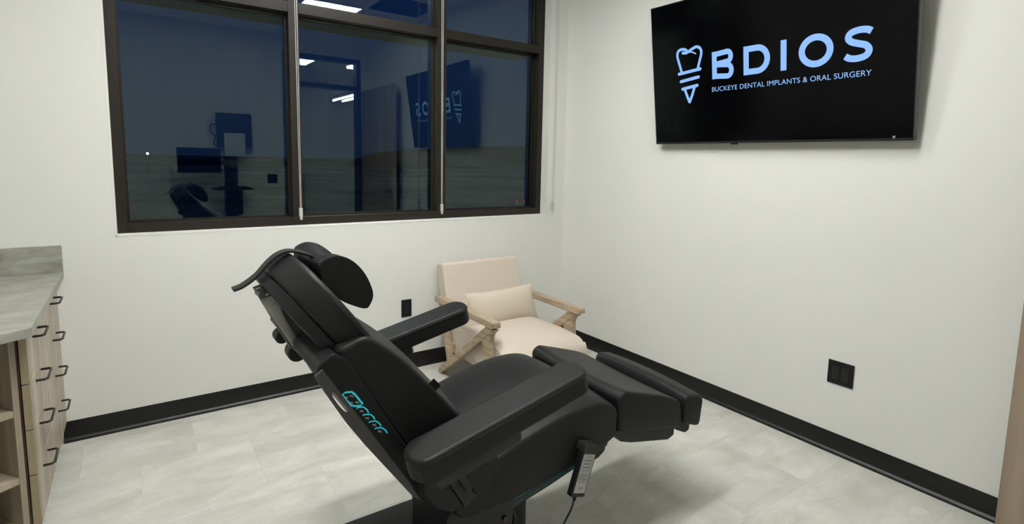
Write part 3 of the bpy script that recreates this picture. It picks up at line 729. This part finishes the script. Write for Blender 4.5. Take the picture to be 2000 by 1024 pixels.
# armrests
for s in (-1, 1):
    yc_ = YC+s*.360; hw = .058
    R0 = Vector((-2.262, .630)) ; R1 = Vector((-1.692, .757)); d = (R1-R0).normalized(); n_ = Vector((-d.y, d.x))
    th = .058
    pad = [R0-n_*.0, R0+n_*th*.9, R0+n_*th+d*.02, R1+n_*th-d*.03, R1+n_*th*.7, R1-n_*.0]
    L = (R1-R0).length
    bm = bmesh.new()
    # plan outline with rounded ends, extruded through the thickness
    out = []
    for k in range(9):
        a = PI/2+PI*k/8; out.append((.045+.045*math.cos(a), hw*math.sin(a)))
    for k in range(9):
        a = -PI/2+PI*k/8; out.append((L-.045+.045*math.cos(a), hw*math.sin(a)))
    A = []; B = []
    for a, b_ in out:
        q0 = R0+d*a-n_*.012; q1 = R0+d*a+n_*th
        A.append(bm.verts.new((q0.x, yc_+b_, q0.y))); B.append(bm.verts.new((q1.x, yc_+b_, q1.y)))
    bm.faces.new(A); bm.faces.new(B[::-1]); n2 = len(A)
    for i in range(n2): bm.faces.new((A[i], B[i], B[(i+1) % n2], A[(i+1) % n2]))
    ar = link('armrest', bm, M['vinyl'], ch, bevel=.012, seg=3, ang=50)
    bm = bmesh.new()
    A = []; B = []
    for a, b_ in out:
        a2 = .03+(a)*.50
        q0 = R0+d*a2-n_*.042; q1 = R0+d*a2-n_*.006
        A.append(bm.verts.new((q0.x, yc_+b_*.88, q0.y))); B.append(bm.verts.new((q1.x, yc_+b_*.95, q1.y)))
    bm.faces.new(A); bm.faces.new(B[::-1])
    for i in range(n2): bm.faces.new((A[i], B[i], B[(i+1) % n2], A[(i+1) % n2]))
    link('arm_tray', bm, M['greyplastic'], ar, bevel=.006, seg=2)
    bm = bmesh.new(); pts = [Vector((q_.x, yc_+b_*1.0, q_.y)) for (a, b_) in out for q_ in [R0+d*a+n_*(th-.011)]]
    tube(bm, pts, .0018, 6, closed=True); link('seam_piping', bm, M['vinyl_side'], ar)
    ym_ = yc_-s*.035
    bm = bmesh.new(); beam(bm, (-2.13, ym_, .615), (-2.08, ym_, .52), .02, .05, (0, 1, 0)); link('arm_support', bm, M['greyplastic'], ch, bevel=.004)
# leg section (two pads one behind the other) with pan underneath
leg = [(-1.455, .47), (-1.458, .60), (-1.42, .622), (-1.35, .612), (-1.21, .565), (-1.100, .525), (-1.072, .490), (-1.066, .392), (-1.09, .385), (-1.36, .445)]
leg = [(-1.418, .47), (-1.423, .55), (-1.424, .584, .3), (-1.395, .606, 1), (-1.35, .596, 1), (-1.26, .568, 1), (-1.17, .538, 1), (-1.105, .508, .6), (-1.080, .485, .2), (-1.070, .44), (-1.068, .396), (-1.09, .385), (-1.22, .412), (-1.36, .442)]
cushion('leg_cushion', leg, .266, .012, -.010, (.2, 1), M['vinyl'], ch)
bm = bmesh.new(); tube(bm, cr_spline([(-1.423, YC-.2635, .565), (-1.395, YC-.2635, .596), (-1.35, YC-.2635, .586), (-1.26, YC-.2635, .556), (-1.17, YC-.2635, .527), (-1.10, YC-.2635, .497)], 5), .0022, 6); link('seam_piping', bm, M['vinyl_side'], ch)
pan = [(-1.43, .462), (-1.385, .405), (-1.33, .385), (-1.12, .335), (-1.085, .345), (-1.080, .395), (-1.36, .452)]
link('leg_pan', ysym(pan, .245), M['greyplastic'], ch, bevel=.006)
ft = [(-1.048, .478), (-1.050, .43), (-1.046, .392), (-1.00, .372), (-.962, .360), (-.946, .375), (-.940, .42), (-.935, .465, .5), (-.955, .488, 1), (-.99, .497, 1), (-1.03, .502, .8)]
cushion('foot_cushion', ft, .266, .012, .012, (.2, 1), M['vinyl'], ch)
pan2 = [(-1.06, .39), (-1.055, .352), (-1.0, .325), (-.975, .332), (-.970, .372), (-1.04, .395)]
link('foot_pan', ysym(pan2, .235), M['greyplastic'], ch, bevel=.006)
LEAN[0] = False
# backrest: padded torso section on its plastic shell
tor = [(-2.405, .945), (-2.375, .962, 0), (-2.340, .972, .1), (-2.305, .955, .35), (-2.235, .893, .8), (-2.195, .848, 1), (-2.155, .802, 1), (-2.10, .736, 1), (-2.05, .670, 1), (-2.05, .60), (-2.12, .565), (-2.17, .600), (-2.225, .650), (-2.30, .770), (-2.37, .885)]
cushion('back_cushion', tor, .262, .012, .024, (.76, .65), M['vinyl'], ch)
bm = bmesh.new(); tube(bm, cr_spline([(-2.330, YC-.252, .966), (-2.266, YC-.2555, .905), (-2.163, YC-.256, .790), (-2.075, YC-.256, .675)], 6), .0022, 6); link('seam_piping', bm, M['vinyl_side'], ch)
# brand tag sewn into the seam
bm = bmesh.new(); tq = [(-2.163, .812), (-2.148, .823), (-2.128, .799), (-2.143, .787)]
prism(tq, YC-.262, YC-.2580, bm); tg = link('sewn_tag', bm, M['vinyl_side'], ch, smooth=False)
ux_ = Vector((.64, 0, -.768)); uy_ = Vector((.768, 0, .64))
text_mesh('tag_lettering', 'DIR', M['lightink'], tg, (-2.159, YC-.2595, .8095), ux_, uy_, .023, .011, .0006)
bsh = [(-2.462, .905), (-2.452, .930), (-2.420, .950), (-2.385, .930), (-2.222, .640), (-2.12, .56), (-2.08, .50), (-2.10, .425), (-2.16, .455), (-2.232, .548), (-2.30, .655), (-2.418, .850)]
bs = link('back_shell', ysym(bsh, .270), M['plastic'], ch, bevel=.008)
# rear rim flange with its grip slot
def plate_with_hole(outer, hole, y0, y1):
    bm = bmesh.new()
    def loop(pts):
        v = [bm.verts.new((p_[0], y0, p_[1])) for p_ in pts]; return [bm.edges.new((v[i], v[(i+1) % len(v)])) for i in range(len(v))]
    ed = loop(outer)+loop(hole); g = bmesh.ops.triangle_fill(bm, use_beauty=True, use_dissolve=False, edges=ed)
    r_ = bmesh.ops.extrude_face_region(bm, geom=list(bm.faces))
    for v in r_['geom']:
        if isinstance(v, bmesh.types.BMVert): v.co.y = y1
    return bm
rim = [(-2.466, .905), (-2.447, .918), (-2.405, .848), (-2.225, .552), (-2.20, .500), (-2.22, .515), (-2.35, .702), (-2.395, .772), (-2.445, .862)]
slot = []
ca, cb = Vector((-2.424, .852)), Vector((-2.392, .800)); dd = (cb-ca).normalized(); nn_ = Vector((-dd.y, dd.x))
for k in range(16):
    a = 2*PI*k/16; q_ = (ca+cb)/2 + dd*math.cos(a)*(cb-ca).length*.62 + nn_*math.sin(a)*.006; slot.append((q_.x, q_.y))
link('shell_rim', plate_with_hole(rim, slot, YC-.282, YC-.272), M['shellrim'], ch, smooth=False)
# control panel on the near shell side
def side(p_): return Vector((p_[0], YC-.2712, p_[1]))
def cpix(u, v):
    d_ = _f + (u-PX)/FPX*RR - (v-PY)/FPX*UU; P_ = CAM+d_*((YC-.2712-CAM.y)/d_.y); return (P_.x, P_.z)
k4 = lambda x, y: cpix(640+x*140/1024, 740+y*140/1024)
def bpoly(cs): return [k4(*c) for c in cs]
bm = bmesh.new(); ribbon(bm, side, bpoly([(210, 225), (260, 195), (345, 190), (395, 230), (500, 360), (470, 385), (400, 392), (340, 385), (260, 300)]), .0046, closed=True)
cp = link('control_panel', bm, M['teal'], bs, smooth=False)
for cs in ([(410, 430), (430, 410), (510, 405), (560, 440), (585, 490)], [(500, 525), (530, 512), (610, 510), (655, 545), (672, 585)],
           [(585, 625), (620, 612), (690, 605), (740, 640), (762, 680)], [(672, 715), (700, 705), (770, 700), (825, 735), (852, 780)]):
    bm = bmesh.new(); ribbon(bm, side, bpoly(cs), .0032); link('lit_button', bm, M['teal'], bs, smooth=False)
bm = bmesh.new()
for x, y in ((265, 270), (340, 250), (420, 340), (335, 345), (485, 465), (565, 565), (665, 660), (745, 755)):
    ribbon(bm, side, bpoly([(x-28, y-12), (x+28, y+12)]), .0022); ribbon(bm, side, bpoly([(x-22, y+12), (x+20, y-16)]), .0018)
link('button_icon', bm, M['lightink'], bs, smooth=False)
# head section: rounded outline that narrows to the top
HB = Vector((-2.310, 0, .962)); HT = Vector((-2.452, 0, 1.160)); hd = (HT-HB).normalized(); HLn = (HT-HB).length
hn = Vector((-hd.z, 0, hd.x))                      # pointing to the rear
def head_slab(name, m, L0, L1, w0, n0, n1, parent, bev=.018, pw=2.4, dish=0.):
    bm = bmesh.new(); outl = []
    N2 = 26
    for k in range(N2+1):
        a = -PI/2+PI*k/N2
        s_ = math.copysign(abs(math.sin(a))**(2/pw), math.sin(a)); c_ = abs(math.cos(a))**(2/pw)
        outl.append((L0+(L1-L0)*c_, w0*s_))
    A = []; B = []
    for l_, y_ in outl:
        f0 = HB+hd*l_+hn*n0; f1 = HB+hd*l_+hn*n1
        A.append(bm.verts.new((f0.x, YC+y_, f0.z))); B.append(bm.verts.new((f1.x, YC+y_*.93, f1.z)))
    bm.faces.new(A); bm.faces.new(B[::-1]); n2 = len(A)
    for i in range(n2): bm.faces.new((A[i], B[i], B[(i+1) % n2], A[(i+1) % n2]))
    return link(name, bm, m, parent, bevel=bev, seg=4, ang=50)
head_slab('head_cushion', M['vinyl'], -.01, HLn, .245, 0.0, .080, ch, .016, 2.5)
head_slab('head_backing', M['plastic'], -.05, HLn-.01, .235, .078, .110, ch, .006, 2.5)
bm = bmesh.new(); pts = []
for k in range(0, 27):
    a = -PI/2+PI*k/26; s_ = math.copysign(abs(math.sin(a))**.8, math.sin(a)); c_ = abs(math.cos(a))**.8
    q_ = HB+hd*(-.01+(HLn-.006)*c_)+hn*.013; pts.append(Vector((q_.x, YC+.246*s_, q_.z)))
tube(bm, pts, .0022, 6); link('seam_piping', bm, M['vinyl_side'], ch)
# head bracket, steel plates, hinge knobs
yb1 = -1.82
hb = link('head_bracket', prism([rp(*q_, yb1) for q_ in ((497, 566), (512, 560), (540, 582), (600, 672), (604, 690), (586, 692), (567, 680), (545, 645))], yb1, yb1+.035), M['darksteel'], ch, bevel=.003, seg=2)
link('steel_plate', prism([rp(*q_, yb1-.006) for q_ in ((510, 588), (517, 581), (533, 576), (546, 592), (556, 618), (600, 690), (582, 692))], yb1-.008, yb1-.001), M['steel'], hb, bevel=.002, seg=1)
bm = bmesh.new()
for q_, r_ in (((518, 591), .008), ((502, 573), .005), ((521, 575), .004), ((537, 596), .005)):
    a = rp(*q_, yb1-.01); cyl(bm, (a[0], yb1-.010, a[1]), (0, 1, 0), r_, .008, 14)
link('bolt', bm, M['steel'], hb)
for q_, r_ in (((549, 660), .018), ((579, 690), .026)):
    a = rp(*q_, yb1+.040); bm = bmesh.new(); cyl(bm, (a[0]+.003, yb1+.061, a[1]), (0, 1, 0), r_, .05, 20); link('knob', bm, M['plastic'], hb, bevel=.005)
a = [rp(*q_, yb1) for q_ in ((588, 690), (600, 690), (625, 727), (612, 730))]
link('slide_bar', prism(a, yb1, yb1+.035), M['darksteel'], ch, smooth=False)
a = [rp(*q_, yb1-.004) for q_ in ((600, 700), (606, 704), (619, 717), (614, 720))]
link('steel_plate', prism(a, yb1-.006, yb1-.001), M['steel'], ch, smooth=False)
# neck pillow (crescent): side profile swept across, thinner in the middle
pp = [(-2.412, 1.140), (-2.400, 1.156), (-2.374, 1.164), (-2.345, 1.157), (-2.318, 1.137), (-2.295, 1.107), (-2.279, 1.072), (-2.274, 1.045), (-2.283, 1.022), (-2.294, 1.014), (-2.322, 1.024), (-2.366, 1.050), (-2.405, 1.095)]
prof = cr_spline([Vector((a, b_, 0)) for a, b_ in pp], 3, closed=True); bcx = Vector((-2.372, 1.088, 0))
bm = bmesh.new(); rings = []
for t_, sc_ in ((0, .965), (.015, .99), (.05, 1.0), (.2, .97), (.35, .84), (.5, .76), (.65, .84), (.8, .97), (.95, 1.0), (.985, .99), (1., .965)):
    y_ = -1.936 + .292*t_; rings.append([bm.verts.new((bcx.x+(p_.x-bcx.x)*sc_, y_, bcx.y+(p_.y-bcx.y)*sc_)) for p_ in prof])
for i in range(len(rings)-1):
    for k in range(len(prof)): bm.faces.new((rings[i][k], rings[i+1][k], rings[i+1][(k+1) % len(prof)], rings[i][(k+1) % len(prof)]))
bm.faces.new(rings[0]); bm.faces.new(rings[-1][::-1])
npil = link('neck_pillow', bm, M['vinyl'], None, loc=(-2.37, YC, 1.01))
tag(npil, 'black crescent neck pillow strapped to the top of the treatment chair', 'pillow')
bm = bmesh.new(); tube(bm, [Vector((bcx.x+(p_.x-bcx.x)*.985, -1.9335, bcx.y+(p_.y-bcx.y)*.985)) for p_ in prof], .0020, 6, closed=True)
link('seam_piping', bm, M['vinyl_side'], npil)
# strap from the pillow over the head end, weighted tail in the air
sp3 = cr_spline([(-2.595, YC, 1.072), (-2.572, YC, 1.080), (-2.539, YC, 1.103), (-2.513, YC, 1.132), (-2.489, YC, 1.153), (-2.463, YC, 1.163), (-2.437, YC, 1.160), (-2.400, YC, 1.145), (-2.375, YC, 1.12)], 5)
bm = bmesh.new(); Lr = []
for i, q_ in enumerate(sp3):
    a = sp3[max(i-1, 0)]; b_ = sp3[min(i+1, len(sp3)-1)]; d_ = (b_-a).normalized(); n3 = Vector((-d_.z, 0, d_.x))
    Lr.append([bm.verts.new(q_+Vector((0, sy*.019, 0))+n3*sn*.0035) for sy, sn in ((-1, -1), (1, -1), (1, 1), (-1, 1))])
for i in range(len(Lr)-1):
    for k in range(4): bm.faces.new((Lr[i][k], Lr[i+1][k], Lr[i+1][(k+1) % 4], Lr[i][(k+1) % 4]))
bm.faces.new(Lr[0]); bm.faces.new(Lr[-1][::-1])
link('strap', bm, M['strap'], npil, bevel=.0012, seg=1)
# hinge bracket, bolts and cable under the seat on the near side
hk = link('hinge_bracket', prism([(-2.10, .38), (-2.06, .42), (-1.90, .375), (-1.868, .33), (-1.875, .26), (-1.95, .22), (-2.10, .24)], -2.046, -2.034), M['greyplastic'], ch, bevel=.003, seg=1)
for a, b_, r_ in ((-1.955, .292, .013), (-1.905, .318, .008), (-2.02, .30, .009)):
    bm = bmesh.new(); cyl(bm, (a, -2.05, b_), (0, 1, 0), r_, .012, 8); link('bolt', bm, M['blackmetal'], hk)
bm = bmesh.new(); tube(bm, cr_spline([(-1.90, -2.02, .345), (-1.868, -2.03, .318), (-1.853, -2.03, .285), (-1.872, -2.03, .250), (-1.92, -2.0, .22), (-1.96, -1.95, .19)], 6), .006, 8); link('cable', bm, M['plastic'], ch)
# hanging lug under the seat front
link('hanger', prism([(-1.56, .43), (-1.468, .425), (-1.476, .402), (-1.505, .385), (-1.56, .378)], -2.045, -2.0), M['plastic'], ch, bevel=.008)

LEAN[0] = False
# ---------------- hand control hanging on the seat edge
hcO = Vector((-1.590, -2.085, .4805)); hcd = Vector((-.056, 0, -.160)).normalized(); hcw = Vector((hcd.z*-1, 0, hcd.x)); 
if hcw.x < 0: hcw = -hcw
HL_, HW_ = .172, .066
hc = thing('hand_control', 'black hand control with grey keypad hanging from the treatment chair seat', 'remote', tuple(hcO+hcd*HL_))
def hp(l_, w_, n): q_ = hcO+hcd*l_+hcw*w_; return Vector((q_.x, q_.y-n, q_.z))
def hbox(l0, l1, w0, w1, n0, n1, taper=0.):
    bm = bmesh.new(); vv = [bm.verts.new(hp(l, w_*(1-taper*(l-l0)/(l1-l0)), n)) for l in (l0, l1) for w_ in (w0, w1) for n in (n0, n1)]
    for f in ((0, 1, 3, 2), (4, 6, 7, 5), (0, 4, 5, 1), (2, 3, 7, 6), (0, 2, 6, 4), (1, 5, 7, 3)): bm.faces.new([vv[i] for i in f])
    return bm
link('case', hbox(0, HL_, -HW_/2, HW_/2, -.012, .012, .04), M['plastic'], hc, bevel=.004)
link('hook', hbox(-.006, .026, -HW_/2, HW_/2, -.030, .018), M['greyplastic'], hc, bevel=.008, seg=4)
kp = link('keypad', hbox(.028, .158, -.0262, .0262, .012, .0128, .03), M['greylabel'], hc, bevel=.0)
def hf(p_): return hp(p_[0], p_[1], .0134)
for l_, w_, hh, ww in [(.042, .001, .0052, .019), (.054, .001, .0052, .019), (.066, .0, .0052, .019), (.078, 0, .0052, .019),
                       (.097, -.013, .004, .007), (.097, .012, .004, .007), (.107, -.013, .004, .007), (.107, .012, .004, .007), (.117, -.013, .004, .007), (.117, .012, .004, .007)]:
    bm = bmesh.new(); pts = []
    for k in range(16):
        a = 2*PI*k/16; pts.append((l_+hh*max(-1, min(1, 1.3*math.sin(a))), w_+ww*max(-1, min(1, 1.12*math.cos(a)))))
    ribbon(bm, hf, pts, .0012, closed=True); link('key', bm, M['ink'], kp, smooth=False)
for l_ in (.098, .108, .118):
    bm = bmesh.new(); bm.faces.new([bm.verts.new(hf(c)) for c in ((l_-.004, -.0005), (l_+.003, -.003), (l_+.003, .003))]); link('arrow_mark', bm, M['ink'], kp, smooth=False)
text_mesh('maker_mark', 'DIR', M['ink'], kp, hp(.147, -.010, .0134), hcw, -hcd, .020, .009, 0.)
bm = bmesh.new(); q0 = hp(HL_, 0, 0)
tube(bm, [q0-hcd*.004, q0+hcd*.016], .006, 8); link('strain_relief', bm, M['plastic'], hc)
bm = bmesh.new(); q1 = q0+hcd*.014
tube(bm, cr_spline([q1, q1+Vector((-.012, 0, -.03)), q1+Vector((-.045, .0, -.075)), q1+Vector((-.075, .0, -.13)), q1+Vector((-.13, .03, -.19)), q1+Vector((-.24, .07, -.22))], 6), .0032, 8)
link('cord', bm, M['plastic'], hc)

# ================================================================== ARMCHAIR
AX0, AX1 = -1.188, -.530
ac = thing('armchair', 'cream linen lounge armchair with a pale oak frame in the corner', 'armchair', (-.85, -.5, 0))
fwd = .042
for side_, (xa, xb) in enumerate(((AX0, AX0+fwd), (AX1-fwd, AX1))):
    # arm with a rounded front edge
    fe = (-.850, -.874)[side_]
    link('arm', prism([(-.125, .478), (-.125, .514), (fe, .512), (fe-.002, .482), (fe+.02, .474), (-.70, .474)], xa-.006, xb+.006, axis='x'), M['oakchair'], ac, bevel=.003, seg=1)
    link('diagonal_leg', prism([(-.165, 0.0), (-.200, .0), (-.845, .468), (-.762, .474), (-.180, .036)], xa, xb, axis='x'), M['oakchair'], ac, bevel=.005, seg=2)
    link('rear_leg', prism([(-.165, .478), (-.215, .478), (-.325, .115), (-.290, .095)], xa+.002, xb-.002, axis='x'), M['oakchair'], ac, bevel=.005, seg=2)
    fl_ = cr_spline([Vector((-.855, .470, 0)), Vector((-.812, .435, 0)), Vector((-.800, .38, 0)), Vector((-.822, .20, 0)), Vector((-.842, 0, 0))], 5)
    link('front_leg', prism([(p_.x, p_.y) for p_ in fl_]+[(-.800, 0), (-.752, .20), (-.715, .38), (-.725, .40), (-.80, .47)], xa+.003, xb-.003, axis='x'), M['oakchair'], ac, bevel=.004, seg=2)
for y_, z_ in ((-.30, .20), (-.74, .20)):
    link('rail', bx(AX0+fwd-.005, AX1-fwd+.005, y_-.02, y_+.02, z_-.03, z_+.03), M['oakchair'], ac, bevel=.004, seg=1)
cx0, cx1 = AX0+fwd+.006, AX1-fwd-.006
# upholstered seat: crowned T cushion with a rounded nose that widens in front of the arm posts
def seat_mesh():
    bm = bmesh.new(); pr = [(-.16, .225), (-.16, .345), (-.30, .362), (-.50, .374), (-.70, .378), (-.83, .370), (-.905, .345), (-.948, .300), (-.958, .250), (-.945, .185), (-.90, .175)]
    prf = [(p_.x, p_.y) for p_ in cr_spline([Vector((a, b_, 0)) for a, b_ in pr], 3)]
    n = 14; rings = []
    for i in range(n+1):
        t_ = i/n; e_ = 1-abs(2*t_-1)**6
        ring = []
        for (a, b_) in prf:
            wide = 1.0
            x_ = cx0+(cx1-cx0)*t_
            ww_ = min(1, max(0, (-.80-a)/.10)); ww_ = ww_*ww_*(3-2*ww_); x_ = (cx0-.010*ww_)+(cx1-cx0+.030*ww_)*t_
            ring.append(bm.verts.new((x_, a+(.012*(1-e_) if a < -.8 else 0), b_-(.022*(1-e_) if b_ > .33 else 0))))
        rings.append(ring)
    for i in range(n):
        for k in range(len(prf)):
            j = (k+1) % len(prf); bm.faces.new((rings[i][k], rings[i][j], rings[i+1][j], rings[i+1][k]))
    bm.faces.new(rings[0]); bm.faces.new(rings[-1][::-1]); return bm
link('seat', seat_mesh(), M['fabric'], ac, bevel=.010, seg=3, ang=55)
back = [(-.040, .700), (-.055, .722), (-.118, .728), (-.135, .712), (-.185, .55), (-.270, .37), (-.290, .26), (-.24, .20), (-.16, .20), (-.115, .40)]
link('backrest', prism(back, cx0-.002, cx1+.044, axis='x'), M['fabric'], ac, bevel=.018, seg=4, ang=30)
link('side_fabric', bx(cx0, cx1, -.80, -.16, .16, .235), M['fabric'], ac, bevel=.008)
# lumbar pillow
def pillow(cx, cy, cz, wd, ht, th, tilt):
    bm = bmesh.new(); nu, nv = 26, 16; F1 = []; F2 = []
    for i in range(nu+1):
        a = -1+2*i/nu; r1 = []; r2 = []
        for j in range(nv+1):
            b_ = -1+2*j/nv
            pinch = 1-.10*(1-abs(a)**2.)*abs(b_)**3; pinch2 = 1-.06*(1-abs(b_)**2.)*abs(a)**3
            X = a*wd/2*pinch2; Z = b_*ht/2*pinch
            t_ = th/2*max(0, (1-abs(a)**2.6))**.55*max(0, (1-abs(b_)**2.4))**.6
            wr = .0022*math.sin(a*17+b_*5)*math.exp(-((abs(a)-.85)/.15)**2)*(1-abs(b_))
            for sgn, lst in ((-1, r1), (1, r2)):
                Y = sgn*(t_+wr+.001)
                y2 = Y*math.cos(tilt)+Z*math.sin(tilt); z2_ = -Y*math.sin(tilt)+Z*math.cos(tilt)
                lst.append(bm.verts.new((cx+X, cy+y2, cz+z2_+.004*math.sin(a*2))))
        F1.append(r1); F2.append(r2)
    for i in range(nu):
        for j in range(nv):
            bm.faces.new((F1[i][j], F1[i+1][j], F1[i+1][j+1], F1[i][j+1])); bm.faces.new((F2[i][j], F2[i][j+1], F2[i+1][j+1], F2[i+1][j]))
    for i in range(nu):
        for j in (0, nv): bm.faces.new((F1[i][j], F2[i][j], F2[i+1][j], F1[i+1][j]))
    for j in range(nv):
        for i in (0, nu): bm.faces.new((F1[i][j], F1[i][j+1], F2[i][j+1], F2[i][j]))
    return bm
lp = link('lumbar_pillow', pillow(-.812, -.372, .447, .545, .250, .12, .33), M['pillow'], None, loc=(-.84, -.37, .365))
tag(lp, 'oatmeal linen lumbar pillow leaning on the armchair backrest', 'pillow')
